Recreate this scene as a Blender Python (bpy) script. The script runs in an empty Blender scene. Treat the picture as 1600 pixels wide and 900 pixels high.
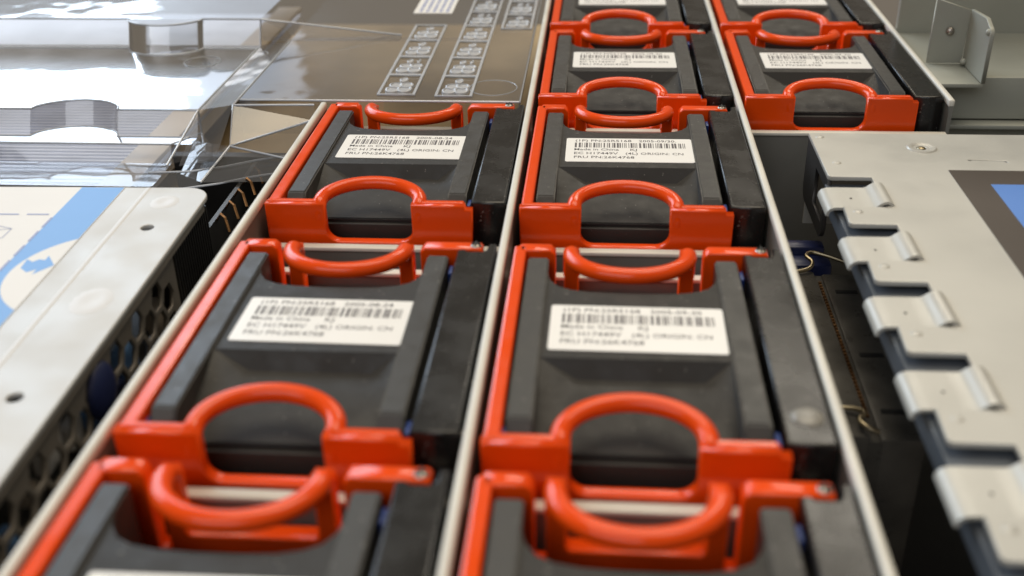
import bpy, bmesh, math, random
from mathutils import Vector, Matrix
random.seed(7)
S = 0.001                     # everything below is written in millimetres
TOP = 70.0                    # height of the fan cage's upper edge above the chassis floor
sc = bpy.context.scene
COL = sc.collection

# ------------------------------------------------------------------ camera
yaw, pitch, roll = (math.radians(a) for a in (4.917, 28.884, -1.170))
fwd = Vector((-math.sin(yaw)*math.cos(pitch), math.cos(yaw)*math.cos(pitch), -math.sin(pitch)))
rgt = Vector((math.cos(yaw), math.sin(yaw), 0)); upv = rgt.cross(fwd)
r2 = math.cos(roll)*rgt + math.sin(roll)*upv; u2 = -math.sin(roll)*rgt + math.cos(roll)*upv
cam = bpy.data.cameras.new("camera"); cam_o = bpy.data.objects.new("camera", cam); COL.objects.link(cam_o)
cam_o.matrix_world = Matrix(((r2.x, u2.x, -fwd.x, 67.453*S), (r2.y, u2.y, -fwd.y, -192.44*S), (r2.z, u2.z, -fwd.z, (88.646+TOP)*S), (0, 0, 0, 1)))
cam.sensor_width = 36.0; cam.lens = 1700.0/1600.0*36.0
cam.clip_start = 0.005; cam.clip_end = 50
cam.dof.use_dof = True; cam.dof.focus_distance = 0.247; cam.dof.aperture_fstop = 16.0
sc.camera = cam_o

# ------------------------------------------------------------------ light: an office with a window at the left and ceiling panels, plus added fill lamps
w = bpy.data.worlds.new("World"); sc.world = w; w.use_nodes = True
bg = w.node_tree.nodes["Background"]; bg.inputs[0].default_value = (0.52, 0.44, 0.345, 1); bg.inputs[1].default_value = 0.34

def area(name, az, el, dist, sx, sy, radiance, col):
    l = bpy.data.lights.new(name, 'AREA'); l.shape = 'RECTANGLE'; l.size = sx; l.size_y = sy
    l.energy = radiance*math.pi*sx*sy; l.color = col
    o = bpy.data.objects.new(name, l); COL.objects.link(o)
    a, e = math.radians(az), math.radians(el)
    d = Vector((math.sin(a)*math.cos(e), math.cos(a)*math.cos(e), math.sin(e)))
    tgt = Vector((0.05, 0.03, TOP*S))
    o.location = tgt + d*dist
    o.rotation_euler = (-d).to_track_quat('-Z', 'Y').to_euler()
    return o
area("window_light", -47, 25, 2.4, 2.0, 0.95, 5.6, (0.70, 0.84, 1.0))
area("baffle_fill_light", -20.5, 13.5, 3.2, 0.40, 0.62, 0.9, (0.70, 0.82, 1.0))  # added lamp giving the clear baffle a cool sheen; no second window is known
area("ceiling_light", 12, 39, 2.2, 0.9, 0.26, 9.0, (1.0, 0.92, 0.78))
area("ceiling_light_overhead", 15, 76, 2.0, 1.7, 1.1, 4.3, (1.0, 0.885, 0.70))
area("rear_fill_light", -156, 38, 2.2, 1.9, 1.1, 2.2, (0.92, 0.95, 1.0))  # added lamp behind the camera, brightens baffle walls and front faces

vs = sc.view_settings; vs.view_transform = 'Standard'; vs.look = 'None'; vs.exposure = 0.0; vs.gamma = 1.0; vs.use_curve_mapping = False
sc.render.engine = 'CYCLES'
try:
    sc.cycles.use_denoising = True; sc.cycles.denoiser = 'OPENIMAGEDENOISE'
except Exception:
    pass
sc.cycles.max_bounces = 10; sc.cycles.transparent_max_bounces = 24; sc.cycles.glossy_bounces = 5
sc.cycles.caustics_reflective = False; sc.cycles.caustics_refractive = False

# ------------------------------------------------------------------ materials
def mat(name, col, rough=0.5, metal=0.0, var=0.0, vscale=60, bump=0.0, bscale=2500, rvar=0.0, spec=0.5, coat=0.0, stretch=None, dust=0.0):
    m = bpy.data.materials.new(name); m.use_nodes = True
    nt = m.node_tree; b = nt.nodes["Principled BSDF"]
    b.inputs["Base Color"].default_value = (*col, 1); b.inputs["Roughness"].default_value = rough
    b.inputs["Metallic"].default_value = metal; b.inputs["Specular IOR Level"].default_value = spec
    b.inputs["Coat Weight"].default_value = coat; b.inputs["Coat Roughness"].default_value = 0.12
    tc = nt.nodes.new("ShaderNodeTexCoord"); src = tc.outputs["Object"]
    if stretch:
        mp = nt.nodes.new("ShaderNodeMapping"); mp.inputs["Scale"].default_value = stretch
        nt.links.new(src, mp.inputs[0]); src = mp.outputs[0]
    def noise(scale, detail=4):
        n = nt.nodes.new("ShaderNodeTexNoise"); n.inputs["Scale"].default_value = scale; n.inputs["Detail"].default_value = detail
        nt.links.new(src, n.inputs["Vector"]); return n
    if var:
        n = noise(vscale); r = nt.nodes.new("ShaderNodeMapRange")
        r.inputs[1].default_value = 0.3; r.inputs[2].default_value = 0.7; r.inputs[3].default_value = 1-var; r.inputs[4].default_value = 1+var
        nt.links.new(n.outputs[0], r.inputs[0])
        mx = nt.nodes.new("ShaderNodeMix"); mx.data_type = 'RGBA'; mx.blend_type = 'MULTIPLY'; mx.inputs[0].default_value = 1
        mx.inputs[6].default_value = (*col, 1); nt.links.new(r.outputs[0], mx.inputs[7]); nt.links.new(mx.outputs[2], b.inputs["Base Color"])
    if dust:
        n = noise(1300, 2); r = nt.nodes.new("ShaderNodeMapRange"); r.inputs[1].default_value = 0.70; r.inputs[2].default_value = 0.76; r.inputs[4].default_value = dust
        nt.links.new(n.outputs[0], r.inputs[0]); mx = nt.nodes.new("ShaderNodeMix"); mx.data_type = 'RGBA'; mx.inputs[7].default_value = (0.35, 0.33, 0.30, 1)
        l = b.inputs["Base Color"].links
        if l: nt.links.new(l[0].from_socket, mx.inputs[6])
        else: mx.inputs[6].default_value = (*col, 1)
        nt.links.new(r.outputs[0], mx.inputs[0]); nt.links.new(mx.outputs[2], b.inputs["Base Color"])
    if rvar:
        n = noise(vscale*2.3, 6); r = nt.nodes.new("ShaderNodeMapRange")
        r.inputs[1].default_value = 0.35; r.inputs[2].default_value = 0.65; r.inputs[3].default_value = max(rough-rvar, 0.03); r.inputs[4].default_value = rough+rvar
        nt.links.new(n.outputs[0], r.inputs[0]); nt.links.new(r.outputs[0], b.inputs["Roughness"])
    if bump:
        n = noise(bscale, 3); bp = nt.nodes.new("ShaderNodeBump"); bp.inputs["Strength"].default_value = bump; bp.inputs["Distance"].default_value = 0.0001
        nt.links.new(n.outputs[0], bp.inputs["Height"]); nt.links.new(bp.outputs[0], b.inputs["Normal"])
    return m

M = {}
M['red'] = mat('red_plastic', (0.86, 0.074, 0.003), 0.18, var=0.03, vscale=90, rvar=0.05, bump=0.02, bscale=900, spec=0.4)
M['grey'] = mat('charcoal_plastic', (0.028, 0.026, 0.023), 0.52, spec=0.32, dust=0.5, var=0.04, vscale=120, bump=0.30, bscale=5000, rvar=0.08)
M['beam'] = mat('grey_plastic_rail', (0.048, 0.047, 0.044), 0.40, spec=0.42, dust=0.5, var=0.04, vscale=110, bump=0.35, bscale=5000, rvar=0.08)
M['gap'] = mat('black_recess', (0.012, 0.012, 0.012), 0.6)
M['paper'] = mat('label_paper', (0.90, 0.885, 0.85), 0.34, var=0.02, vscale=80)
M['ink'] = mat('black_ink', (0.11, 0.10, 0.105), 0.6)
M['blue'] = mat('blue_plastic', (0.012, 0.045, 0.22), 0.4)
M['navy'] = mat('navy_plastic', (0.020, 0.028, 0.095), 0.35, var=0.15)
M['zinc'] = mat('cream_painted_steel', (0.70, 0.675, 0.60), 0.42, var=0.06, vscale=70, bump=0.12, bscale=1500, rvar=0.08)
M['cover'] = mat('cover_steel', (0.53, 0.52, 0.475), 0.42, metal=0.2, var=0.05, vscale=45, bump=0.15, bscale=2200, rvar=0.08)
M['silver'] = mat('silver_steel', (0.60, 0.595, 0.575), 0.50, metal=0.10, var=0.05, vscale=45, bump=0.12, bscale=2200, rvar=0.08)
M['greensteel'] = mat('grey_green_steel', (0.37, 0.375, 0.32), 0.50, metal=0.2, var=0.07, vscale=40, bump=0.2, bscale=1800, rvar=0.08)
M['steelblue'] = mat('dark_blue_steel', (0.20, 0.225, 0.26), 0.35, metal=0.5, var=0.2, vscale=60)
M['darkmetal'] = mat('dark_steel', (0.055, 0.052, 0.05), 0.45, metal=0.4, var=0.2, vscale=60)
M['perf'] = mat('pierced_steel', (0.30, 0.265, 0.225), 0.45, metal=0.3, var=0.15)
M['web'] = mat('dull_grey_steel', (0.20, 0.195, 0.175), 0.5, metal=0.2, var=0.15)
M['copper'] = mat('dull_copper', (0.30, 0.16, 0.07), 0.4, metal=1.0, var=0.4, vscale=500)
M['chrome'] = mat('screw_steel', (0.42, 0.38, 0.34), 0.35, metal=1.0)
M['brass'] = mat('brass', (0.38, 0.32, 0.21), 0.35, metal=1.0, var=0.2)
M['board'] = mat('brown_board', (0.42, 0.31, 0.17), 0.45, var=0.25, vscale=30)
M['beige'] = mat('beige_strip', (0.48, 0.41, 0.33), 0.5, var=0.08)
M['ribgrey'] = mat('ribbed_grey', (0.58, 0.62, 0.74), 0.4, var=0.15)
M['bluepaint'] = mat('sticker_blue', (0.21, 0.43, 0.82), 0.6, var=0.02)
M['deepblue'] = mat('sticker_deep_blue', (0.10, 0.25, 0.66), 0.4, var=0.03)
M['brownink'] = mat('sticker_dark_border', (0.065, 0.05, 0.04), 0.4, var=0.06)
M['lineink'] = mat('sticker_line_ink', (0.28, 0.32, 0.52), 0.5)
M['white'] = mat('sticker_white', (0.80, 0.79, 0.77), 0.6, var=0.02)
M['smudge'] = mat('whitish_stamp', (0.70, 0.70, 0.70), 0.5)
M['socket'] = mat('black_socket', (0.085, 0.08, 0.07), 0.38, var=0.3, vscale=120, rvar=0.12)
M['floor'] = mat('chassis_dark', (0.03, 0.03, 0.03), 0.5, var=0.2)
M['greyboard'] = mat('dark_grey_board', (0.06, 0.06, 0.055), 0.5, var=0.25, vscale=60)

def block_mat():              # satin black cover with handling marks and rubbed spots
    m = mat('black_cover_plastic', (0.009, 0.0085, 0.008), 0.27, dust=0.4, var=0.2, vscale=60, rvar=0.06, bump=0.15, bscale=1600)
    nt = m.node_tree; b = nt.nodes["Principled BSDF"]
    oi = nt.nodes.new("ShaderNodeObjectInfo"); tc = nt.nodes.new("ShaderNodeTexCoord")
    ad = nt.nodes.new("ShaderNodeVectorMath"); ad.operation = 'ADD'
    nt.links.new(tc.outputs["Object"], ad.inputs[0]); nt.links.new(oi.outputs["Location"], ad.inputs[1])
    n = nt.nodes.new("ShaderNodeTexNoise"); n.inputs["Scale"].default_value = 170; n.inputs["Detail"].default_value = 1.5
    nt.links.new(ad.outputs[0], n.inputs["Vector"])
    r = nt.nodes.new("ShaderNodeMapRange"); r.inputs[1].default_value = 0.74; r.inputs[2].default_value = 0.76
    nt.links.new(n.outputs[0], r.inputs[0])
    old = b.inputs["Base Color"].links[0].from_socket
    mx = nt.nodes.new("ShaderNodeMix"); mx.data_type = 'RGBA'; mx.inputs[7].default_value = (0.035, 0.033, 0.031, 1)
    nt.links.new(r.outputs[0], mx.inputs[0]); nt.links.new(old, mx.inputs[6]); nt.links.new(mx.outputs[2], b.inputs["Base Color"])
    return m
M['block'] = block_mat()
M['gloss'] = mat('painted_highlight', (0.30, 0.285, 0.25), 0.3, var=0.15, vscale=300)  # pale tone paints the ceiling light's reflection onto the bump

def clear_mat(name, tint, rough, haze, ior=1.52):
    m = bpy.data.materials.new(name); m.use_nodes = True; nt = m.node_tree; nt.nodes.clear()
    out = nt.nodes.new("ShaderNodeOutputMaterial"); fr = nt.nodes.new("ShaderNodeFresnel"); fr.inputs[0].default_value = ior
    tr = nt.nodes.new("ShaderNodeBsdfTransparent"); tr.inputs[0].default_value = (*tint, 1)
    gl = nt.nodes.new("ShaderNodeBsdfGlossy"); gl.inputs[1].default_value = rough
    df = nt.nodes.new("ShaderNodeBsdfDiffuse"); df.inputs[0].default_value = (0.76, 0.81, 0.90, 1)
    tc = nt.nodes.new("ShaderNodeTexCoord"); n = nt.nodes.new("ShaderNodeTexNoise"); n.inputs["Scale"].default_value = 45
    bp = nt.nodes.new("ShaderNodeBump"); bp.inputs["Strength"].default_value = 0.22; bp.inputs["Distance"].default_value = 0.002
    nt.links.new(tc.outputs["Object"], n.inputs["Vector"]); nt.links.new(n.outputs[0], bp.inputs["Height"]); nt.links.new(bp.outputs[0], gl.inputs["Normal"])
    g2 = nt.nodes.new("ShaderNodeBsdfGlossy"); g2.inputs[1].default_value = 0.30; gm = nt.nodes.new("ShaderNodeMixShader"); gm.inputs[0].default_value = 0.22
    nt.links.new(bp.outputs[0], g2.inputs["Normal"]); nt.links.new(gl.outputs[0], gm.inputs[1]); nt.links.new(g2.outputs[0], gm.inputs[2])
    m1 = nt.nodes.new("ShaderNodeMixShader"); m1.inputs[0].default_value = haze
    nt.links.new(tr.outputs[0], m1.inputs[1]); nt.links.new(df.outputs[0], m1.inputs[2])
    m2 = nt.nodes.new("ShaderNodeMixShader")
    dbl = nt.nodes.new("ShaderNodeMath"); dbl.operation = 'MULTIPLY'; dbl.inputs[1].default_value = 1.9; dbl.use_clamp = True   # both faces of the sheet reflect
    nt.links.new(fr.outputs[0], dbl.inputs[0]); nt.links.new(dbl.outputs[0], m2.inputs[0]); nt.links.new(m1.outputs[0], m2.inputs[1]); nt.links.new(gm.outputs[0], m2.inputs[2])
    nt.links.new(m2.outputs[0], out.inputs[0]); return m
M['clear'] = clear_mat('clear_plastic', (0.95, 0.95, 0.96), 0.04, 0.03, 1.65)
M['bead'] = clear_mat('clear_plastic_edge', (0.9, 0.92, 0.95), 0.15, 0.62, 1.6)
M['frost'] = clear_mat('embossed_plastic', (0.85, 0.85, 0.85), 0.42, 0.42, 1.4)

# ------------------------------------------------------------------ helpers
def V(x, y, z): return (x*S, y*S, z*S)
def empty(name, loc, label=None, cat=None, group=None, rz=0.0):
    o = bpy.data.objects.new(name, None); COL.objects.link(o); o.empty_display_size = 0.01
    o.location = V(loc[0], loc[1], loc[2]+TOP); o.rotation_euler = (0, 0, rz)
    tag(o, label, cat, group); return o
def tag(o, label=None, cat=None, group=None, kind=None):
    for k, v in (('label', label), ('category', cat), ('group', group), ('kind', kind)):
        if v: o[k] = v
    return o
def link(name, me, m, parent=None, smooth=False):
    me.materials.clear(); me.materials.append(m)
    if smooth:
        for p in me.polygons: p.use_smooth = True
        try: me.set_sharp_from_angle(angle=math.radians(35))
        except Exception: pass
    o = bpy.data.objects.new(name, me); COL.objects.link(o)
    if parent: o.parent = parent
    else: o.location = (0, 0, TOP*S)
    return o
def finish(bm, name, m, parent=None, smooth=False):
    bmesh.ops.recalc_face_normals(bm, faces=bm.faces)
    me = bpy.data.meshes.new(name); bm.to_mesh(me); bm.free(); me.transform(Matrix.Scale(S, 4))
    return link(name, me, m, parent, smooth)
def add_box(bm, x0, x1, y0, y1, z0, z1, bev=0.0, seg=2):
    vs = [bm.verts.new(p) for p in ((x0,y0,z0),(x1,y0,z0),(x1,y1,z0),(x0,y1,z0),(x0,y0,z1),(x1,y0,z1),(x1,y1,z1),(x0,y1,z1))]
    fs = [bm.faces.new([vs[i] for i in f]) for f in ((3,2,1,0),(4,5,6,7),(0,1,5,4),(1,2,6,5),(2,3,7,6),(3,0,4,7))]
    if bev:
        es = list({e for f in fs for e in f.edges})
        bmesh.ops.bevel(bm, geom=es, offset=bev, segments=seg, affect='EDGES', profile=0.5)
def box(name, m, parent, *dims, bev=0.0, smooth=True):
    bm = bmesh.new(); add_box(bm, *dims, bev=bev); return finish(bm, name, m, parent, smooth and bev > 0)
def add_tube(bm, pts, rx, rz=None, seg=12, cap=True):
    """sweep an ellipse (rx in the path's side direction, rz up) along pts"""
    rz = rz or rx; pts = [Vector(p) for p in pts]; rings = []; s = None
    for i, p in enumerate(pts):
        t = (pts[min(i+1, len(pts)-1)] - pts[max(i-1, 0)]).normalized()
        if s is None: s = t.cross(Vector((0, 0, 1)) if abs(t.z) < 0.95 else Vector((0, 1, 0))).normalized()
        else: s = (s - t*s.dot(t)).normalized()
        u = s.cross(t).normalized()
        rings.append([bm.verts.new(p + s*rx*math.cos(2*math.pi*k/seg) + u*rz*math.sin(2*math.pi*k/seg)) for k in range(seg)])
    for a, b in zip(rings, rings[1:]):
        for k in range(seg): bm.faces.new((a[k], a[(k+1) % seg], b[(k+1) % seg], b[k]))
    if cap: bm.faces.new(rings[0][::-1]); bm.faces.new(rings[-1])
def tube(name, m, parent, pts, rx, rz=None, seg=12):
    bm = bmesh.new(); add_tube(bm, pts, rx, rz, seg); return finish(bm, name, m, parent, True)
def plate_mesh(name, outer, holes, thick, bev=0.0, plane='XY', at=0.0, flip=1):
    """flat plate with holes: 2-D outlines filled and given thickness; plane XY (at=z), XZ (at=y) or YZ (at=x)"""
    cu = bpy.data.curves.new(name, 'CURVE'); cu.dimensions = '2D'; cu.fill_mode = 'BOTH'
    cu.extrude = max(thick/2 - bev, 0.0001); cu.bevel_depth = bev; cu.bevel_resolution = 2; cu.offset = -bev
    for poly in [outer] + holes:
        sp = cu.splines.new('POLY'); sp.points.add(len(poly)-1); sp.use_cyclic_u = True
        for q, p in zip(poly, sp.points): p.co = (q[0], q[1], 0, 1)
    o = bpy.data.objects.new(name, cu); COL.objects.link(o); dg = bpy.context.evaluated_depsgraph_get()
    me = bpy.data.meshes.new_from_object(o.evaluated_get(dg)); bpy.data.objects.remove(o); bpy.data.curves.remove(cu)
    for v in me.vertices:
        a, b, c = v.co
        v.co = ((a, b, at+c) if plane == 'XY' else (a, at+c, b) if plane == 'XZ' else (at+c, a, b))
    bm = bmesh.new(); bm.from_mesh(me); bmesh.ops.remove_doubles(bm, verts=bm.verts, dist=1e-4)
    bmesh.ops.recalc_face_normals(bm, faces=bm.faces); bm.to_mesh(me); bm.free()
    me.transform(Matrix.Scale(S, 4)); me.name = name; return me
def plate(name, m, parent, outer, holes, thick, bev=0.0, plane='XY', at=0.0):
    return link(name, plate_mesh(name, outer, holes, thick, bev, plane, at), m, parent, False)
def arc(cx, cy, r, a0, a1, n=8, ry=None):
    ry = ry or r
    return [(cx + r*math.cos(math.radians(a0+(a1-a0)*i/n)), cy + ry*math.sin(math.radians(a0+(a1-a0)*i/n))) for i in range(n+1)]
def add_strip(bm, prof, y0, y1, th):
    """bent sheet: profile points (x, z) given a thickness and run from y0 to y1"""
    n = len(prof); P = [Vector((p[0], 0, p[1])) for p in prof]; up, lo = [], []
    for i in range(n):
        t = (P[min(i+1, n-1)] - P[max(i-1, 0)]).normalized(); nn = Vector((-t.z, 0, t.x))*th/2
        up.append(P[i]+nn); lo.append(P[i]-nn)
    ring = up + lo[::-1]
    A = [bm.verts.new((v.x, y0, v.z)) for v in ring]; B = [bm.verts.new((v.x, y1, v.z)) for v in ring]
    for i in range(len(ring)):
        j = (i+1) % len(ring); bm.faces.new((A[i], A[j], B[j], B[i]))
    for i in range(n-1):
        a, b = i, i+1; c, d = 2*n-2-i, 2*n-1-i
        bm.faces.new((A[a], A[d], A[c], A[b])); bm.faces.new((B[a], B[b], B[c], B[d]))
def text_mesh(body, size, sx, x, y, z):
    cu = bpy.data.curves.new('t', 'FONT'); cu.body = body; cu.size = size; cu.resolution_u = 2; cu.offset = 0.008
    o = bpy.data.objects.new('t', cu); COL.objects.link(o); dg = bpy.context.evaluated_depsgraph_get()
    me = bpy.data.meshes.new_from_object(o.evaluated_get(dg)); bpy.data.objects.remove(o); bpy.data.curves.remove(cu)
    wdt = max((v.co.x for v in me.vertices), default=1.0)
    k = sx/wdt
    for v in me.vertices: v.co = (x + v.co.x*k, y + v.co.y, z)
    return me
def merge(name, meshes, m, parent):
    bm = bmesh.new()
    for me in meshes: bm.from_mesh(me); bpy.data.meshes.remove(me)
    me = bpy.data.meshes.new(name); bm.to_mesh(me); bm.free(); me.transform(Matrix.Scale(S, 4))
    return link(name, me, m, parent)

# ------------------------------------------------------------------ setting: chassis floor and rear wall
W = 50.843; PITCH = 66.0; GAP = 9.46
def row(k): return (k-2)*PITCH - (GAP if k <= 1 else 0)
o = box('chassis_floor', M['floor'], None, -260, 330, -170, 330, -TOP-2, -TOP, smooth=False); tag(o, kind='structure')

# ------------------------------------------------------------------ fan cage: long dividers with pale edges and cross walls
cage = empty('fan_cage', (0, 0, -TOP), 'pale steel fan cage whose long thin divider edges separate the rows of red fan modules', 'fan cage')
def cage_part(name, bm, m): 
    bmesh.ops.translate(bm, vec=(0, 0, TOP), verts=bm.verts); return finish(bm, name, m, cage, True)
for i, (y0, y1) in enumerate(((-150, 61), (-150, 212), (-150, 212), (65.6, 212))):
    bm = bmesh.new(); x = i*W
    add_box(bm, x-0.45, x+0.45, y0, y1, -TOP, -1.6)
    dv = cage_part('divider_wall', bm, M['web'])
    bm = bmesh.new(); add_box(bm, x-0.75, x+0.75, y0, y1-0.2, -2.0, 0.0, bev=0.55, seg=3)
    cage_part('rolled_edge', bm, M['zinc']).parent = dv
for c, ys in ((0, (row(1)-3.1, row(2)-13.3, row(2)-3, 63)), (1, (row(1)-3.1, row(2)-13.3, row(2)-3, 63, 129, 195)), (2, (63, 129, 195))):
    for y in ys:
        bm = bmesh.new(); add_box(bm, c*W+0.9, c*W+W-0.9, y-0.4, y+0.4, -TOP, -8.2); cw = cage_part('cross_wall', bm, M['web'])
        bm = bmesh.new(); add_box(bm, c*W+0.9, c*W+W-0.9, y-1.1, y+1.0, -8.3, -7.4, bev=0.35)
        cage_part('folded_edge', bm, M['zinc']).parent = cw

# ------------------------------------------------------------------ fan module
BZ = -62.0                                  # underside of a module
def semicircle(cx, y0, r, depth, sign, z, rise, n=24, leg=3.0, bend=1.6):
    """handle path: up out of the frame at one end, a level half ring over the module, down at the other end"""
    half = []
    for i in range(5): a = math.pi/2*i/4; half.append((cx-r, y0 + sign*bend*(1-math.cos(a)), z - bend + bend*math.sin(a)))
    mid = []
    for i in range(1, n):
        a = math.pi*i/n; mid.append((cx - r*math.cos(a), y0 + sign*(bend + (depth-bend)*math.sin(a)), z + rise*math.sin(a)))
    left = [(cx-r, y0, z-leg), (cx-r, y0, z-bend-0.3)] + half
    right = [(2*cx-x, y, zz) for x, y, zz in left][::-1]
    return left + mid + right

def build_module():
    root = empty('fan_module', (0, 0, -TOP))
    dz = TOP
    parts = {}
    # red frame: left bar, rear plate with slots, front plate with a U opening, screw tab
    ms = []
    rear = [(2.0, -16), (43.0, -16), (43.0, -2.0), (47.3, -2.0), (47.3, -0.5), (46.8, 0.0), (36.8, 0.0), (35.9, -0.9), (35.9, -13.2),
            (34.4, -13.2), (34.4, -0.6), (31.8, -0.6), (31.8, -10.2), (31.2, -10.7), (14.3, -10.7), (13.7, -10.2), (13.7, -0.6), (11.1, -0.6), (11.1, -13.2),
            (9.5, -13.2), (9.5, -0.9), (8.6, 0.0), (3.4, 0.0), (2.0, -1.0)]
    ms.append(plate_mesh('rear', rear, [], 2.9, 0.35, 'XZ', 59.0))
    front = [(1.8, -9.7), (43.2, -9.7), (43.2, -0.9), (41.9, -0.9), (41.7, 0.0), (31.1, 0.0)] + \
            [(31.1, -5.6)] + arc(28.5, -5.6, 2.6, 0, -90, 6)[1:] + arc(16.4, -5.6, 2.6, -90, -180, 6) + [(13.8, 0.0), (1.8, 0.0)]
    ms.append(plate_mesh('front', front, [], 2.2, 0.35, 'XZ', 1.1))
    bm = bmesh.new(); add_box(bm, 2.0, 4.3, 1.0, 59.5, -9, 0.0, bev=0.45)
    for x0, x1 in ((2.1, 13.4), (31.5, 41.5)): add_box(bm, x0, x1, 1.2, 2.5, -3, 0.22, bev=0.3)   # raised lip along the front blocks
    me = bpy.data.meshes.new('b'); bm.to_mesh(me); bm.free(); me.transform(Matrix.Scale(S, 4)); ms.append(me)
    bm = bmesh.new()
    for me in ms: bm.from_mesh(me); bpy.data.meshes.remove(me)
    bmesh.ops.translate(bm, vec=(0, 0, dz*S), verts=bm.verts)
    me = bpy.data.meshes.new('frame'); bm.to_mesh(me); bm.free(); link('frame', me, M['red'], root, False)
    def P(name, bm, m, parent=root, smooth=True):
        if parent is root: bmesh.ops.translate(bm, vec=(0, 0, dz), verts=bm.verts)
        return finish(bm, name, m, parent, smooth)
    bm = bmesh.new(); add_tube(bm, semicircle(22.45, 1.2, 10.0, 8.8, 1, -0.5, 1.0), 1.45, 1.35, 16); P('front_handle', bm, M['red'])
    bm = bmesh.new(); add_tube(bm, semicircle(22.75, 59.0, 10.35, 10.4, -1, -0.6, 0.5, leg=5.0), 1.55, 1.4, 16); P('rear_handle', bm, M['red'])
    # charcoal housing: label plateau, trapezoid pocket, front wall with a dark groove
    bm = bmesh.new()
    v = lambda x, y, z: bm.verts.new((x, y, z))
    zp = -1.0
    back = [(8.4, 50.5), (9.0, 48.2), (10.4, 46.2), (12.6, 45.0), (16, 44.3), (21, 44.0), (26, 44.0), (30.5, 44.3), (33.6, 45.0), (35.8, 46.2), (37.1, 48.2), (37.6, 50.5)]
    bt = [v(x, y, zp) for x, y in back]; bb = [v(x, y, zp-16) for x, y in back]
    p1, p2 = v(8.4, 23.6, zp), v(37.6, 23.6, zp)
    bm.faces.new(bt + [p2, p1])
    for i in range(len(back)-1): bm.faces.new((bt[i], bt[i+1], bb[i+1], bb[i]))
    # the pocket in front of the plateau: slope, floor with a gentle crown, side facets
    q1, q2 = v(14.4, 21.6, -3.7), v(33.6, 21.6, -3.7)
    bm.faces.new((p1, p2, q2, q1))
    ys = [21.6, 18, 15, 12, 9, 6]; zs = [-3.7, -3.6, -3.8, -4.2, -4.8, -5.6]
    L, R = [q1], [q2]
    for y, z in zip(ys[1:], zs[1:]): L.append(v(13.6, y, z)); R.append(v(34.4, y, z))
    s1 = [p1] + [v(8.4, y, -3.0 - (18-y)*0.24) for y in ys[1:]]; s2 = [p2] + [v(37.6, y, -3.0 - (18-y)*0.24) for y in ys[1:]]
    for i in range(5):
        bm.faces.new((L[i], R[i], R[i+1], L[i+1])); bm.faces.new((s1[i], L[i], L[i+1], s1[i+1])); bm.faces.new((R[i], s2[i], s2[i+1], R[i+1]))
    add_box(bm, 4.8, 41.4, 3.6, 57.0, BZ, -13)
    add_box(bm, 8.3, 37.7, 4.6, 5.8, -14, -6.35, bev=0.25)        # front wall under the groove
    P('housing', bm, M['grey'])
    bm = bmesh.new(); add_box(bm, 8.35, 37.65, 5.7, 9.0, -13.5, -5.75); P('groove', bm, M['gap'], smooth=False)
    for x0, x1 in ((4.75, 8.45), (37.6, 41.4)):                  # two raised rails with a sloped nose
        bm = bmesh.new()
        pr = [(55.6, -14), (55.6, -0.35), (7.0, -0.35), (5.0, -2.2), (4.2, -6.0), (4.2, -14)]
        A = [bm.verts.new((x0, y, z)) for y, z in pr]; B = [bm.verts.new((x1, y, z)) for y, z in pr]
        bm.faces.new(A); bm.faces.new(B[::-1])
        for i in range(6): bm.faces.new((A[i], B[i], B[(i+1) % 6], A[(i+1) % 6]))
        bmesh.ops.recalc_face_normals(bm, faces=bm.faces)
        bmesh.ops.bevel(bm, geom=[e for e in bm.edges if max(u.co.z for u in e.verts) > -3], offset=0.3, segments=2, affect='EDGES')
        P('side_rail', bm, M['beam'])
    # black connector cover with a notch for the screw
    bm = bmesh.new()
    prof = [(42.75, 2.6), (49.4, 2.6), (49.6, 2.9), (49.6, 60.4), (48.2, 60.4), (48.0, 58.0), (47.5, 57.2), (44.7, 57.2), (44.2, 58.0), (44.0, 60.0), (42.75, 60.0)]
    me = plate_mesh('c', prof, [], 46, 0.45, 'XY', -23.2); me.transform(Matrix.Translation((0, 0, dz*S))); link('connector_cover', me, M['block'], root, False)
    bm.free()
    bm = bmesh.new(); add_box(bm, 41.3, 42.85, 4, 57, -14, -5.0); P('side_gap', bm, M['gap'], smooth=False)
    # screw with a cross recess
    bm = bmesh.new(); bmesh.ops.create_uvsphere(bm, u_segments=14, v_segments=8, radius=1.05, matrix=Matrix.Translation((46.0, 58.9, -0.1)) @ Matrix.Diagonal((1, 1, 0.5, 1)))
    sr = P('screw', bm, M['chrome'])
    bm = bmesh.new()
    add_box(bm, 45.2, 46.8, 58.75, 59.05, 0.3, 0.56); add_box(bm, 45.85, 46.15, 58.1, 59.7, 0.3, 0.57)
    bmesh.ops.translate(bm, vec=(0, 0, dz), verts=bm.verts); finish(bm, 'recess', M['gap'], sr)
    for x, y, z in ((4.45, 5.2, -1.9), (42.1, 5.4, -1.6), (42.1, 52.5, -1.6)):
        bm = bmesh.new(); add_box(bm, x-0.34, x+0.34, y-1.5, y+1.5, z-4, z, bev=0.15); P('clip', bm, M['blue'])
    for y, z in ((19, -3.2), (5.5, -2.6)):
        bm = bmesh.new(); bmesh.ops.create_uvsphere(bm, u_segments=10, v_segments=6, radius=0.45, matrix=Matrix.Translation((49.6, y, z))); P('rivet', bm, M['chrome'])
    return root

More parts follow.
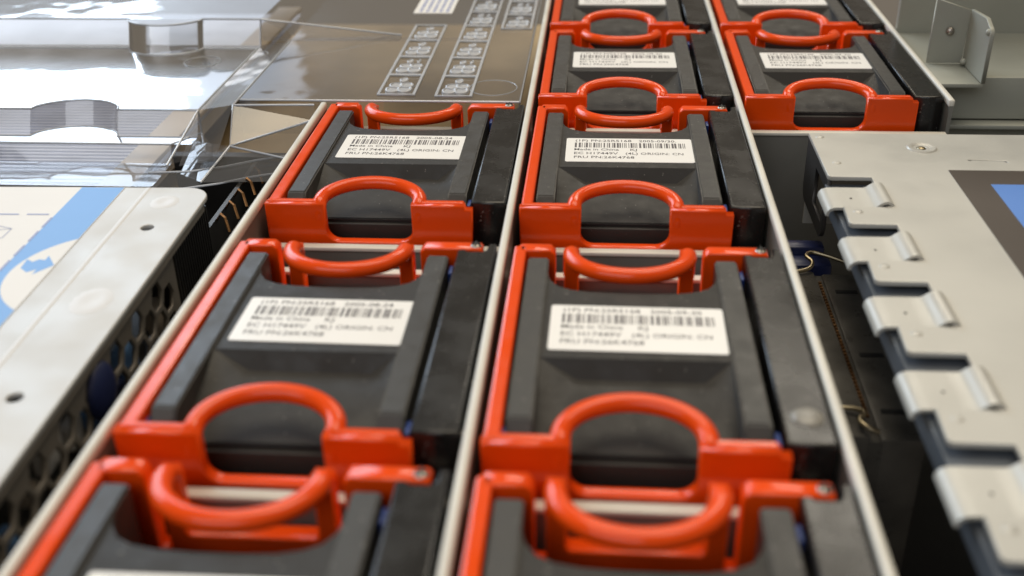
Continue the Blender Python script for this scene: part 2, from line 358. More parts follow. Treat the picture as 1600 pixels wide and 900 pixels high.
LW, LH = 27.8, 13.8
random.seed(11)
bars = []; xx = 0.0
while xx < 24.2:
    b = random.choice((0.16, 0.16, 0.3, 0.44)); bars.append((xx, xx+b)); xx += b + random.choice((0.16, 0.22, 0.3, 0.44))
def make_label(root, date, dx, dy, rot):
    bm = bmesh.new(); add_box(bm, 0, LW, 0, LH, 0, 0.12, bev=0.0)
    es = [e for e in bm.edges if abs(e.verts[0].co.z-e.verts[1].co.z) > 0.05]
    bmesh.ops.bevel(bm, geom=es, offset=0.25, segments=2, affect='EDGES')
    st = finish(bm, 'label_sticker', M['paper'], root)
    st.location = V(9.75+dx, 26.3+dy, TOP-1.0+0.02); st.rotation_euler = (0, 0, math.radians(rot))
    ms = []; z = 0.15
    for body, size, wd, x, y in (('(1P) PN:25R5168', 1.75, 12.6, 1.9, 11.7), (date, 1.75, 8.3, 16.1, 11.7),
                                 ('Made in China', 1.7, 9.9, 1.75, 6.45), ('KJ', 1.7, 1.6, 14.0, 6.45),
                                 ('EC H17449V', 1.8, 9.7, 1.75, 4.2), ('(4L) ORIGIN: CN', 1.8, 12.6, 13.0, 4.2), ('FRU PN:26K4768', 1.8, 13.2, 1.75, 1.95)):
        ms.append(text_mesh(body, size, wd, x, y, z))
    merge('printed_text', ms, M['ink'], st)
    bm = bmesh.new()
    for a, b in bars:
        vv = [bm.verts.new(p) for p in ((1.9+a, 8.15, z), (1.9+b, 8.15, z), (1.9+b, 11.0, z), (1.9+a, 11.0, z))]; bm.faces.new(vv)
    finish(bm, 'barcode', M['ink'], st)

proto = build_module()
GRP = 'hot swap fan modules in three rows'
mods = [  # column, row, label, date, label offset
 (0, 2, 'red framed fan module at the far end of the left row, its label dated 2005-08-24', '2005-08-24', (0.3, 0.4, -0.6)),
 (0, 1, 'red framed fan module in the left row, second from its far end, label blurred', '2005-08-24', (0.1, -0.3, -0.7)),
 (0, 0, 'nearest fan module of the left row, cut off by the lower picture edge', '2005-08-24', (0.0, 0.0, 0.0)),
 (1, 2, 'fan module in the middle row whose label is sharp and dated 2005-09/30', '2005-09/30.', (0.0, 0.0, 0.1)),
 (1, 1, 'blurred fan module in the middle row with round bump on its black cover', '2005-09-30', (-0.2, -0.6, -0.5)),
 (1, 0, 'nearest fan module of the middle row, mostly below the lower picture edge', '2005-09-30', (0.0, 0.0, 0.0)),
 (1, 3, 'fan module in the middle row just behind the sharply labelled one', '2005-09-20', (-0.2, 0.3, 0.0)),
 (1, 4, 'farthest fan module of the middle row, at the upper picture edge', '2005-09-20', (0.0, 0.0, 0.0)),
 (2, 3, 'fan module at near end of right row, its whole red front face showing', '2005-09-20', (0.1, 0.2, 0.2)),
 (2, 4, 'farthest fan module of the right row, cut by the upper picture edge', '2005-09-20', (0.0, 0.0, 0.0)),
]
src_children = list(proto.children)
for i, (c, k, lab, date, off) in enumerate(mods):
    if i == 0: r = proto
    else:
        r = proto.copy(); COL.objects.link(r)
        for ch in src_children:
            cc = ch.copy(); COL.objects.link(cc); cc.parent = r
            for g in ch.children:
                gg = g.copy(); COL.objects.link(gg); gg.parent = cc
    r.location = V(c*W + random.uniform(-0.1, 0.1), row(k) + random.uniform(-0.25, 0.25), 0)
    r.rotation_euler = (0, 0, math.radians(random.uniform(-0.25, 0.25)))
    tag(r, lab, 'fan module', GRP)
    r['_k'] = i
for i, (c, k, lab, date, off) in enumerate(mods):
    r = [o for o in COL.objects if o.get('_k') == i and o.parent is None][0]; del r['_k']
    make_label(r, date, *off)
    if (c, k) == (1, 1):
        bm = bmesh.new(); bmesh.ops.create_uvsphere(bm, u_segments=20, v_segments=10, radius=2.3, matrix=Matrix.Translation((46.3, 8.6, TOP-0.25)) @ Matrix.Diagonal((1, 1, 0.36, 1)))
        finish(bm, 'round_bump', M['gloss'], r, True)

# ------------------------------------------------------------------ silver cover at the left with instruction sticker and pierced side
RZ = math.radians(1.5)
lc = empty('drive_bay_cover', (-10.9, 7.5, -TOP), 'silver sheet steel bay cover at left with blue and white instruction sticker', 'cover', rz=RZ)
TZ = TOP
out = [(-125, 0), (-125, -150), (0, -150)] + arc(-5, -5, 5, 0, 90, 8)
hole = lambda x, y, r: arc(x, y, r, 0, 360, 20)[:-1]
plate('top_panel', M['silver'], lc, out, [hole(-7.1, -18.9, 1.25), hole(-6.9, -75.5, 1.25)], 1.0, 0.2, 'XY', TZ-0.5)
hexes = []
for i in range(24):
    for j in range(9):
        cx = -150 + 6 + i*5.0; cy = -6.6 - j*6.0 - (3.0 if i % 2 else 0)
        hexes.append([(cx+2.85*math.cos(math.radians(a)), cy+2.95*math.sin(math.radians(a))) for a in range(0, 360, 60)])
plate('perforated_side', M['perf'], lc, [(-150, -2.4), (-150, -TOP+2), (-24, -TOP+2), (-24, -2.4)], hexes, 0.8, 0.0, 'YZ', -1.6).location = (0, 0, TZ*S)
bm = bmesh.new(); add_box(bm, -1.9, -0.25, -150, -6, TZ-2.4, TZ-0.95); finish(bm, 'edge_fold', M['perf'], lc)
bm = bmesh.new()
for i in range(17): add_box(bm, -5.0, -1.3, -22.5+i*1.25, -22.5+i*1.25+0.4, 4, TZ-3.0)
add_box(bm, -8, -4.9, -23, -1.5, 4, TZ-3.0); tag(finish(bm, 'cooling_fins', M['darkmetal'], lc), kind='stuff')
bm = bmesh.new(); add_box(bm, -60, -4.5, -150, -25, 3, TZ-14, bev=1.0); finish(bm, 'inner_carrier', M['greyboard'], lc)
random.seed(5)
for i in range(15):
    y, z = -30 - i*7.6, random.uniform(48, 62); h = random.uniform(1.5, 3.5)
    bm = bmesh.new(); add_box(bm, -5.4, -3.0, y-h, y+h, z-h, z+h, bev=0.6); finish(bm, 'inner_latch', M[random.choice(('bluepaint', 'white', 'silver', 'navy', 'beige'))], lc)
bm = bmesh.new(); bmesh.ops.create_uvsphere(bm, u_segments=18, v_segments=12, radius=1, matrix=Matrix.Translation((-0.9, -62, TZ-8)) @ Matrix.Diagonal((1.6, 4.6, 5.0, 1)))
finish(bm, 'blue_knob', M['navy'], lc, True)
for x, y, rx, ry in ((-6.7, -47.3, 3.4, 4.6), (-7.6, -7.3, 2.8, 3.2)):          # pressed dimples with whitish rims
    bm = bmesh.new(); n = 28
    prof = [(1.0, 0.01), (0.75, 0.16), (0.5, 0.16), (0.25, 0.02), (0.0, -0.05)]
    rg = []
    for s_, z in prof[:-1]: rg.append([bm.verts.new((x+rx*s_*math.cos(2*math.pi*k/n)*(1+0.06*math.sin(3*k)), y+ry*s_*math.sin(2*math.pi*k/n), TZ+z)) for k in range(n)])
    cv = bm.verts.new((x, y, TZ+0.02))
    for a, b in zip(rg, rg[1:]):
        for k in range(n): bm.faces.new((a[k], a[(k+1) % n], b[(k+1) % n], b[k]))
    for k in range(n): bm.faces.new((rg[-1][k], rg[-1][(k+1) % n], cv))
    finish(bm, 'dimple', M['smudge'], lc, True)
bm = bmesh.new(); add_tube(bm, [(-13.2, -0.4, TZ), (-13.2, -150, TZ)], 0.55, 0.16, 8); finish(bm, 'pressed_line', M['smudge'], lc, True)
# sticker: white sheet, blue band, dashed frame, white disc with arrow, line drawings
stk = box('sticker', M['white'], lc, -124, -18.2, -149, -0.3, TZ+0.03, TZ+0.12, smooth=False)
def flat(name, m, poly, z, parent=stk):
    bm = bmesh.new(); bm.faces.new([bm.verts.new((x, y, TZ+z)) for x, y in poly]); return finish(bm, name, m, parent)
flat('blue_band', M['bluepaint'], [(-27.2, -0.4), (-18.3, -0.4), (-18.3, -149), (-27.2, -149)], 0.135)
disc = [p for p in arc(-18.3+9.0, -37.5, 16.0, 90, 270, 40) if p[0] < -18.3]
ang = math.degrees(math.acos(9.0/16.0))
flat('white_disc', M['white'], arc(-9.3, -37.5, 16.0, 180-ang, 180+ang, 30), 0.15)
flat('arrow', M['bluepaint'], [(-24.3, -32.6), (-22.9, -33.6), (-22.0, -32.6), (-20.9, -32.9), (-20.9, -31.2), (-18.4, -34.8), (-20.9, -38.4), (-20.9, -36.4), (-22.2, -37.6), (-24.0, -36.0)], 0.165)
dm = bmesh.new()
def dash(x0, y0, x1, y1, wd, z=0.165):
    d = Vector((x1-x0, y1-y0)).normalized(); n = Vector((-d.y, d.x))*wd/2
    dm.faces.new([dm.verts.new((px, py, TZ+z)) for px, py in ((x0+n.x, y0+n.y), (x1+n.x, y1+n.y), (x1-n.x, y1-n.y), (x0-n.x, y0-n.y))])
for i in range(14): dash(-28.5-i*6.0, -13.6, -28.5-i*6.0-4.4, -13.6, 0.5)
for i in range(16): dash(-27.3, -15-i*6.0, -27.3, -15-i*6.0-4.4, 0.5)
def loop(pts):
    for a, b in zip(pts, pts[1:]): dash(*a, *b, 0.16)
loop([(-33, -20), (-38, -18.2), (-46, -19.4), (-46, -25), (-40, -27), (-33, -24), (-33, -20)]); loop([(-33, -20), (-40, -22), (-46, -19.4)]); loop([(-40, -22), (-40, -27)])
loop(arc(-37, -32, 5.2, 0, 360, 16, 3.4)); loop(arc(-37, -32, 3.2, 0, 360, 6, 2.2)); loop(arc(-37, -32, 1.6, 0, 360, 12, 1.0)); loop([(-31.8, -32), (-30.6, -34), (-31.8, -36)]); loop([(-42.2, -32), (-42.2, -36.5), (-37, -39), (-31.8, -36), (-31.8, -32)])
loop([(-29, -42.5), (-60, -42.5)]); loop([(-29, -44), (-60, -44)])
finish(dm, 'printed_lines', M['lineink'], stk)

# glinting contact springs in the dark gap behind the cover
gs = empty('contact_spring_strip', (-14.5, 22, -TOP), 'row of small brass contact springs in the dark gap behind the silver cover', 'spring strip')
bm = bmesh.new(); add_box(bm, -1.0, 0.0, -12, 26, 0, TZ-11); finish(bm, 'strip', M['darkmetal'], gs)
for i in range(5):
    y = 20 - i*6.5
    bm = bmesh.new(); add_tube(bm, [(-0.3, y, TZ-12), (1.3, y-0.6, TZ-9.6), (2.6, y-1.8, TZ-10.0), (3.8, y-3.6, TZ-12.5)], 0.34, 0.18, 8); finish(bm, 'spring', M['copper'], gs, True)
so = empty('brass_standoff', (-7.0, 2.0, -TOP), 'small brass standoff in the dark gap behind the silver cover corner', 'standoff')
bm = bmesh.new(); add_tube(bm, [(0, 0, 0), (0, 0, TZ-24)], 1.6, 1.6, 6); finish(bm, 'post', M['brass'], so)
bm = bmesh.new(); add_tube(bm, [(0, 0, TZ-24), (0, 0, TZ-22.5)], 2.1, 2.1, 16); finish(bm, 'head', M['brass'], so)

ip = empty('gap_dark_panel', (-18, 59, -TOP), 'added dark panel that blackens the gap between the silver cover and the clear baffle', 'plate')  # dark sheet added to stand in for the shade deep in the gap
bm = bmesh.new(); add_box(bm, -22, 16.5, -0.5, 0.5, 0, TZ-14); finish(bm, 'web', M['darkmetal'], ip)
bm = bmesh.new(); add_box(bm, -22, 16.5, -2.5, 0.6, TZ-14, TZ-13.2, bev=0.2); finish(bm, 'folded_edge', M['darkmetal'], ip)
# ------------------------------------------------------------------ under the clear baffle: board, ribbed tray, beige strip
cb = empty('circuit_board', (-40, 130, -TOP), 'brown circuit board lying beneath the clear plastic air baffle', 'circuit board')
bm = bmesh.new(); add_box(bm, -150, 88.5, -68, 110, TZ-32, TZ-30); finish(bm, 'board', M['board'], cb)
rt = empty('ribbed_tray', (-80, 90, -TOP), 'grey ribbed tray seen through the left part of the clear baffle', 'tray')
bm = bmesh.new(); add_box(bm, -95, 35, -42, 120, TZ-22, TZ-18); finish(bm, 'tray', M['ribgrey'], rt)
bm = bmesh.new()
for i in range(30): add_box(bm, -90, 30+2*math.sin(i*0.35), -41+i*2.3, -41+i*2.3+1.0, TZ-18.1, TZ-17.4, bev=0.2)
tag(finish(bm, 'ribs', M['ribgrey'], rt, True), kind='stuff')
bs = empty('beige_strip', (-46, 100, -TOP), 'beige flat strip running lengthwise beneath the clear baffle', 'strip')
bm = bmesh.new(); add_box(bm, -4.2, 4.2, -84, 100, TZ-14.0, TZ-12.6, bev=0.3); finish(bm, 'band', M['beige'], bs, True)

# ------------------------------------------------------------------ clear plastic air baffle
bf = empty('air_baffle', (0, 60, -TOP), 'clear glossy plastic air baffle with embossed icon panels, behind the left fan row', 'air baffle')
def bpt(p): return (p[0], p[1]-60, p[2]+TZ)
def sheet(name, quads, m=M['clear']):
    bm = bmesh.new()
    for q in quads: bm.faces.new([bm.verts.new(bpt(p)) for p in q])
    bmesh.ops.remove_doubles(bm, verts=bm.verts, dist=1e-3); return finish(bm, name, m, bf)
def wall(name, path, z0, z1, lean=0.0, smooth=True):
    bm = bmesh.new(); lo = [bm.verts.new(bpt((x, y, z0))) for x, y in path]; hi = [bm.verts.new(bpt((x, y+lean, z1))) for x, y in path]
    for i in range(len(path)-1): bm.faces.new((lo[i], lo[i+1], hi[i+1], hi[i]))
    return finish(bm, name, M['clear'], bf, smooth)
def bead(pts, r=0.3, rz=None):
    bm = bmesh.new(); add_tube(bm, [bpt(p) for p in pts], r, rz or r, 8); return finish(bm, 'moulded_edge', M['bead'], bf, True)
def bulge(x0, x1, y, d, xa, xb, n=48, p=0.5):
    """straight wall line from x0 to x1 with a rounded finger pocket between xa and xb"""
    pts = [(x0, y), (xa-0.6, y)]
    for i in range(n+1):
        t = i/n; pts.append((xa+(xb-xa)*t, y + d*(math.sin(math.pi*t)**p)))
    return pts + [(xb+0.6, y), (x1, y)]
ZL = -1.4
# decks
sheet('deck', [[(-22, 62.0, 0), (48.3, 62.0, 0), (48.3, 215, 0), (-22, 215, 0)]])
sheet('deck_side', [[(48.3, 62.0, 0), (48.3, 215, 0), (48.3, 215, -2.2), (48.3, 62.0, -2.2)], [(-22, 62, 0), (48.3, 62, 0), (48.3, 62, -9), (-22, 62, -9)]])
fr_path = bulge(-135, -31, 57.5, 7.0, -74.0, -51.5)
bm = bmesh.new()
bm.faces.new([bm.verts.new(bpt((x, y, ZL))) for x, y in fr_path] + [bm.verts.new(bpt((-31, 113, ZL))), bm.verts.new(bpt((-135, 113, ZL)))])
finish(bm, 'tray_floor', M['clear'], bf)
sheet('sloped_side', [[(-31, 57.5, ZL), (-22, 57.5, 0), (-22, 113, 0), (-31, 113, ZL)], [(-31, 40, -9), (-22, 40, -7.5), (-22, 57.5, 0), (-31, 57.5, ZL)]])
# rear rib with a finger pocket, front wall with a finger pocket
rib = bulge(-175, -30, 113, -7.0, -69, -47)
wall('rear_rib', [(x, y-3.2) for x, y in rib], ZL, 6.3, lean=3.2)
wall('rear_rib', [(-30, 113), (30, 113)], 0, 1.2)
sheet('rib_gusset', [[(-30, 113, 0), (-30, 113, 6.3), (10, 118, 0.4), (10, 113, 0)]])
sheet('rear_deck', [[(-175, 113, 6.3), (-30, 113, 6.3), (-30, 215, 6.3), (-175, 215, 6.3)], [(-30, 113, 6.3), (-22, 118, 0), (-22, 215, 0), (-30, 215, 6.3)]])
wall('front_wall', [(x, y-3.2) for x, y in fr_path], -7.3, ZL, lean=3.2)
fl = [(x, y-3.2) for x, y in fr_path]
bm = bmesh.new(); bm.faces.new([bm.verts.new(bpt((x, y, -7.3))) for x, y in fl] + [bm.verts.new(bpt((-31, 49.5, -7.3))), bm.verts.new(bpt((-135, 49.5, -7.3)))])
finish(bm, 'step_ledge', M['clear'], bf)
sheet('step_wall', [[(-135, 49.5, -7.3), (-36, 49.5, -7.3), (-36, 47.5, -11.5), (-135, 47.5, -11.5)], [(-135, 47.5, -11.5), (-36, 47.5, -11.5), (-36, 34.5, -12), (-135, 34.5, -12)],
                    [(-36, 49.5, -7.3), (-31, 57.5, -7.3), (-25, 52, -11), (-36, 47.5, -11.5)]])
# facets between the tray and the left divider
sheet('corner_facet', [[(-22, 57.5, 0), (-1.8, 58.2, 0), (-1.8, 55.5, -3), (-20.5, 47, -6.6)], [(-20.5, 47, -6.6), (-1.8, 55.5, -3), (-1.8, 40, -7.5)], [(-20.5, 47, -6.6), (-1.8, 40, -7.5), (-6, 34, -10), (-24, 34, -10.5)],
                       [(-24, 34, -10.5), (-20.5, 47, -6.6), (-31, 52, -7.3), (-31, 40, -11)]])
lip = [(-135, 31.5, -11.6), (-60, 31.5, -11.6), (-38, 31.5, -11.6), (-28, 32.2, -11.4), (-20, 34, -10.8), (-13, 36.2, -10.0), (-7, 37.4, -9.4), (-1.8, 38.0, -9.2)]
lip2 = [(x, y+6.5, z+1.6) for x, y, z in lip]
sheet('front_lip', [[lip[i], lip[i+1], lip2[i+1], lip2[i]] for i in range(len(lip)-1)])
for p in (lip, lip2[2:], [(-22, 57.5, 0), (-1.8, 58.2, 0)], [(-31, 57.5, ZL), (-31, 113, ZL)], [(-22, 57.5, 0), (-22, 113, 0)], [(-31, 57.5, ZL), (-34, 40, -9)], [(-22, 57.5, 0), (-20.5, 47, -6.6), (-1.8, 55.5, -3)], [(-20.5, 47, -6.6), (-1.8, 40, -7.5)],
          [(-31, 57.5, ZL), (-31, 57.5, -7.3), (-28, 50, -9.5)], [(-20.5, 47, -6.6), (-24, 34, -10.5)], [(-135, 49.5, -7.3), (-36, 49.5, -7.3), (-31, 57.5, -7.3)], [(48.3, 62, -0.3), (48.3, 215, -0.3)], [(-22, 62, -0.2), (48.3, 62, -0.2)], [(-30, 113, 6.3), (10, 118, 0.4)],
          [(-31, 113, ZL), (-30, 113, 6.3)]):
    bead(p, 0.28)
bead([(x, y, ZL) for x, y in fr_path], 0.3); bead([(x, y-3.2, -7.3) for x, y in fr_path], 0.25)
bead([(x, y, 6.3) for x, y in rib], 0.3); bead([(x, y-3.2, ZL) for x, y in rib], 0.25)
# moulding marks
for x, y, r, z in ((-43, 97, 5.0, ZL), (41, 72, 6.0, 0), (-27, 100, 2.0, 0)):
    bm = bmesh.new(); add_tube(bm, [bpt((a, b, z+0.1)) for a, b in arc(x, y, r, 0, 360, 28)], 0.12, 0.08, 6, cap=False); finish(bm, 'mould_mark', M['bead'], bf, True)
# embossed icon panels
def ellipse_pad(bm, x, y, rx, ry, z0, h, n=18):
    rings = []
    for s_, hz in ((1.0, 0.0), (0.92, h*0.8), (0.75, h), (0.62, h*0.55)):
        rings.append([bm.verts.new((x+rx*s_*math.cos(2*math.pi*k/n), y+ry*s_*math.sin(2*math.pi*k/n), z0+hz)) for k in range(n)])
    for a, b in zip(rings, rings[1:]):
        for k in range(n): bm.faces.new((a[k], a[(k+1) % n], b[(k+1) % n], b[k]))
    bm.faces.new(rings[-1])
for px, py, cells, wd in ((12.4, 65.0, 4, 9.6), (27.0, 64.2, 6, 9.4), (38.4, 125.0, 3, 9.2)):
    pitch_y = 16.0; h = cells*pitch_y
    pan = plate('icon_panel', M['frost'], bf, [(0, 0), (wd, 0), (wd, h), (0, h)],
                [[(0.7, i*pitch_y+0.6), (wd-0.7, i*pitch_y+0.6), (wd-0.7, (i+1)*pitch_y-0.6), (0.7, (i+1)*pitch_y-0.6)] for i in range(cells)], 0.5, 0.1, 'XY', 0.3)
    pan.location = V(px, py-60, TZ)
    for i in range(cells):
        bm = bmesh.new(); cx, cy = wd/2, i*pitch_y + 6.0
        ellipse_pad(bm, cx-1.5, cy-1.7, 2.0, 2.6, 0.05, 0.55); ellipse_pad(bm, cx+1.5, cy-1.4, 2.0, 2.8, 0.06, 0.55)
        ellipse_pad(bm, cx-1.1, cy+1.4, 1.9, 2.2, 0.07, 0.6); ellipse_pad(bm, cx+1.6, cy+1.5, 1.9, 2.1, 0.08, 0.6)
        if i % 3 == 1: ellipse_pad(bm, cx-0.7, cy+6.0, 0.9, 1.9, 0.05, 0.5, 12); ellipse_pad(bm, cx+1.7, cy+6.0, 0.55, 1.9, 0.05, 0.5, 8)
        else: ellipse_pad(bm, cx+0.2, cy+6.0, 1.15, 2.0, 0.05, 0.5, 12)
        finish(bm, 'embossed_icon', M['frost'], pan, True)
pl = box('paper_label', M['paper'], bf, 9.4, 21.6, 83.2, 112, TZ+0.05, TZ+0.2, smooth=False)
bm = bmesh.new(); random.seed(3)             # print too small to read: rows of short strokes
for i in range(5):
    y = 84.6
    while y < 108:
        l = random.uniform(0.5, 1.6); x = 11.0 + i*2.1
        bm.faces.new([bm.verts.new(p) for p in ((x, y, TZ+0.23), (x+1.0, y, TZ+0.23), (x+1.0, y+l, TZ+0.23), (x, y+l, TZ+0.23))]); y += l + random.uniform(0.3, 0.7)
finish(bm, 'printed_rows', M['lineink'], pl)

# ------------------------------------------------------------------ hinged cover at the right
hc = empty('hinged_cover', (114.8, 42.5, -TOP), 'cream sheet steel cover at right with comb of curled hinge tabs and blue sticker', 'cover')
ys = [17.6 - i*22.4 - 42.5 for i in range(7)]           # far side of each notch
out = [(0, 0)]
for y in ys: out += [(0, y+0.6), (0.6, y), (8.6, y), (8.6, y-14.6), (0.3, y-14.6)]
out += [(0, -170), (90, -170), (90, 0)]
plate('top_panel', M['cover'], hc, out, [hole(22.6, -8.5, 1.0), [(30.6, -14.9), (38.2, -15.3), (38.6, -16.3), (38.0, -16.2), (37.6, -15.6), (31.2, -15.2), (30.8, -15.6), (30.4, -15.3)]], 1.0, 0.18, 'XY', TZ-0.5)
for y in ys:
    bm = bmesh.new()
    prof = [(10.2, -0.55), (9.8, 0.1), (9.3, 0.55), (8.7, 0.75), (8.0, 0.6), (7.3, 0.15), (6.7, -0.35), (6.0, -0.6)] + [(x, -0.6) for x in (4, 2, 0.2)] + [(-1.2, -0.66), (-2.0, -0.95), (-2.4, -1.5), (-2.5, -2.2)]
    add_strip(bm, [(x, z+TZ-0.1) for x, z in prof], y-14.3, y-4.6, 0.55); t = finish(bm, 'hinge_tab', M['cover'], hc, True)
    bm = bmesh.new(); bmesh.ops.create_uvsphere(bm, u_segments=10, v_segments=6, radius=0.26, matrix=Matrix.Translation((2.6, y-10, TZ-0.35)) @ Matrix.Diagonal((1, 1, 0.3, 1))); finish(bm, 'punch_mark', M['darkmetal'], t, True)
    bm = bmesh.new(); bmesh.ops.create_uvsphere(bm, u_segments=14, v_segments=6, radius=0.95, matrix=Matrix.Translation((2.6, y-17.0, TZ)) @ Matrix.Diagonal((1, 1, 0.25, 1))); finish(bm, 'weld_spot', M['cover'], hc, True)
for x, y in ((2.0, -2.6), (3.0, -17.5)):
    bm = bmesh.new(); bmesh.ops.create_uvsphere(bm, u_segments=14, v_segments=6, radius=0.95, matrix=Matrix.Translation((x, y, TZ)) @ Matrix.Diagonal((1, 1, 0.25, 1))); finish(bm, 'weld_spot', M['cover'], hc, True)
# lower hinge leaf, rod and hanging flange
bm = bmesh.new(); add_box(bm, -0.3, 30, -170, -24, TZ-3.0, TZ-2.2); add_box(bm, -0.35, 0.4, -170, -24.2, TZ-6.0, TZ-2.15); finish(bm, 'lower_leaf', M['steelblue'], hc)
fl_out = [(-0.3, -0.9), (-24.5, -0.9)] + [(-24.5, -12)] + arc(-21.5, -12, 3, 180, 270, 6)[1:] + arc(-3.3, -12, 3, 270, 360, 6)
plate('hanging_flange', M['darkmetal'], hc, fl_out, [[(-12, -3.5), (-22.5, -3.5), (-22.5, -11.5), (-12, -11.5)]], 0.9, 0.15, 'YZ', 0.46).location = (0, 0, TZ*S)
bm = bmesh.new(); add_box(bm, 0.9, 90, -0.9, -0.1, TZ-22, TZ-0.9); finish(bm, 'rear_flange', M['cover'], hc)
# pressed screw
bm = bmesh.new(); n = 32; rg = []
for r_, z in ((3.2, 0.0), (2.9, 0.28), (2.2, 0.30), (1.5, -0.15), (1.0, -0.6)):
    rg.append([bm.verts.new((22.6+r_*math.cos(2*math.pi*k/n), -8.5+r_*math.sin(2*math.pi*k/n), TZ+0.01+z)) for k in range(n)])
for a, b in zip(rg, rg[1:]):
    for k in range(n): bm.faces.new((a[k], a[(k+1) % n], b[(k+1) % n], b[k]))
finish(bm, 'pressed_collar', M['cover'], hc, True)
bm = bmesh.new(); bmesh.ops.create_uvsphere(bm, u_segments=14, v_segments=8, radius=0.95, matrix=Matrix.Translation((22.6, -8.5, TZ-0.2)) @ Matrix.Diagonal((1, 1, 0.5, 1))); finish(bm, 'rivet', M['brass'], hc, True)
st2 = box('sticker', M['brownink'], hc, 24.9, 88, -160, -21.0, TZ+0.03, TZ+0.12, smooth=False)
bm = bmesh.new(); bm.faces.new([bm.verts.new(p) for p in ((31.2, -28.2, TZ+0.135), (88, -28.2, TZ+0.135), (88, -150, TZ+0.135), (31.2, -150, TZ+0.135))]); finish(bm, 'blue_field', M['deepblue'], st2)

# ------------------------------------------------------------------ socket deep between the middle divider and the hinged cover
sk = empty('connector_socket', (113.5, -12, -TOP), 'long black connector socket with a thin gold contact row beside the hinged cover', 'socket')
zt = TZ-20
bm = bmesh.new(); add_box(bm, -9.5, 0.0, -32, 26, 2, zt, bev=0.5); add_box(bm, 1.6, 9, -32, 26, 2, zt-0.6, bev=0.5); add_box(bm, -0.5, 2, -32, 26, 2, zt-1.2); finish(bm, 'body', M['socket'], sk, True)
bm = bmesh.new()
for i in range(42): add_box(bm, 0.5, 1.1, -25+i*1.15, -25+i*1.15+0.6, zt-1.5, zt-0.75)
tag(finish(bm, 'contacts', M['copper'], sk), kind='stuff')
for y in (18, -6, -24):
    bm = bmesh.new(); add_box(bm, 3.2, 7.5, y-0.6, y+0.6, zt-1.0, zt-0.4); finish(bm, 'slit', M['gap'], sk)
lt = empty('latch_lever', (113, 24, -TOP), 'dark blue plastic latch lever beside the middle divider', 'latch')
bm = bmesh.new(); add_box(bm, -4, 6, -3.2, 2.0, 20, zt-2.2, bev=0.8); finish(bm, 'lever_base', M['navy'], lt, True)
bm = bmesh.new(); add_box(bm, -4, 5.2, 2.4, 6.4, 20, zt-0.6, bev=0.8); finish(bm, 'lever_ridge', M['navy'], lt, True)
for nm, lab, pts in (('spring_clip', 'bent steel wire clip in front of the dark blue latch', [(109, 12, 0), (112.2, 13.0, 0.4), (113.2, 15.0, 1.0), (112.2, 17.0, 1.4), (113.6, 18.2, 1.6), (117, 17.2, 1.2), (121.5, 15.6, 0.4), (124, 17.5, 0.2)]),
                     ('spring_clip', 'bent steel wire clip at the near end of the black socket', [(108.5, -37.0, 0), (111.6, -37.6, 0.5), (113.0, -39.2, 0.8), (111.8, -41.4, 0.9), (112.6, -43.2, 0.8), (114.6, -43.8, 0.2)])):
    e = empty(nm, (pts[0][0], pts[0][1], -TOP), lab, 'wire clip', 'wire clips beside the socket')
    P3 = [Vector((p[0]-pts[0][0], p[1]-pts[0][1], zt+p[2]+0.6)) for p in pts]; sm = []
    for i in range(len(P3)-1):
        p0, p1, p2, p3 = P3[max(i-1, 0)], P3[i], P3[i+1], P3[min(i+2, len(P3)-1)]
        for j in range(6):
            t = j/6; sm.append(0.5*((2*p1)+(p2-p0)*t+(2*p0-5*p1+4*p2-p3)*t*t+(3*p1-p0-3*p2+p3)*t**3))
    sm.append(P3[-1])
    tube('wire', M['brass'], e, sm, 0.42, 0.42, 10)
    bm = bmesh.new(); add_tube(bm, [(0, 0, 0), (0, 0, zt+0.4)], 0.8, 0.8, 8); finish(bm, 'post', M['socket'], e)

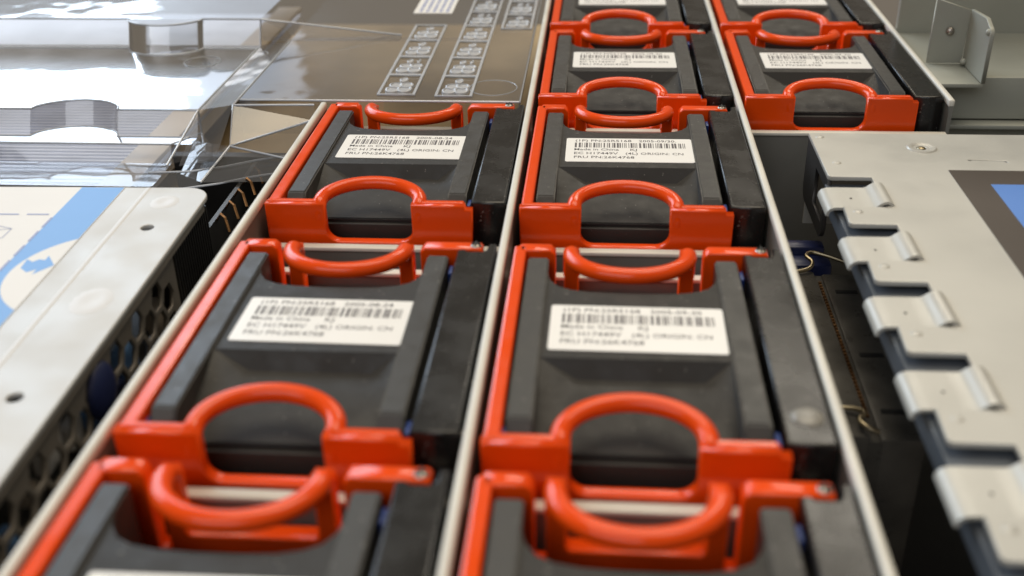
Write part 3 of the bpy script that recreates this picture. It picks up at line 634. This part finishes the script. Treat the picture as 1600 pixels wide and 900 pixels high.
# ------------------------------------------------------------------ grey-green chassis wall, ledge and bracket at the right rear
wl = box('chassis_wall', M['greensteel'], None, 153.6, 330, 128, 130, -TOP, 90, smooth=False); tag(wl, kind='structure')
ld = empty('chassis_ledge', (240, 90, -TOP), 'grey green folded steel ledge behind the hinged cover at right', 'ledge')
bm = bmesh.new(); add_box(bm, -86.5, 90, -4.0, 37.9, TZ-2.2, TZ-1.2); add_box(bm, -86.5, 90, -5.0, -4.0, TZ-11.8, TZ-0.6, bev=0.3); finish(bm, 'upper_fold', M['greensteel'], ld, True)
bm = bmesh.new(); add_box(bm, -86.5, 90, -9.0, -4.9, TZ-13.2, TZ-12.0, bev=0.3); add_box(bm, -86.5, 90, -4.0, -2, 0, TZ-13); finish(bm, 'lower_fold', M['greensteel'], ld, True)
bk = empty('corner_bracket', (158, 86, -TOP), 'grey green steel corner bracket with rivets at upper right', 'bracket')
bm = bmesh.new(); add_box(bm, -5, 5.2, -8, 9, TZ-1.1, TZ-0.1, bev=0.15); finish(bm, 'base_flange', M['greensteel'], bk, True)
plate('side_plate', M['greensteel'], bk, [(-8, 0), (9, 0), (9, 14.2), (-3, 15.2)] + arc(-6, 12, 2, 90, 180, 5), [], 1.1, 0.2, 'YZ', 5.2).location = (0, 0, TZ*S)
plate('back_plate', M['greensteel'], bk, [(-4.3, 0), (4.6, 0), (4.6, 14.0), (-4.3, 17.0)], [], 1.0, 0.2, 'XZ', 9.4).location = (0, 0, TZ*S)
for x, y, z, r_ in ((0.2, 8.6, 8.6, 1.1),):
    bm = bmesh.new(); bmesh.ops.create_uvsphere(bm, u_segments=16, v_segments=10, radius=r_, matrix=Matrix.Translation((x, y, TZ+z)) @ Matrix.Diagonal((1, 0.8, 1, 1))); finish(bm, 'rivet', M['chrome'], bk, True)
for x, y, z in ((3.6, 6.5, 1.2), (4.2, -6.6, 12.6)):
    bm = bmesh.new(); bmesh.ops.create_uvsphere(bm, u_segments=12, v_segments=8, radius=0.9, matrix=Matrix.Translation((x+0.6, y, TZ+z))); finish(bm, 'weld_bead', M['greensteel'], bk, True)
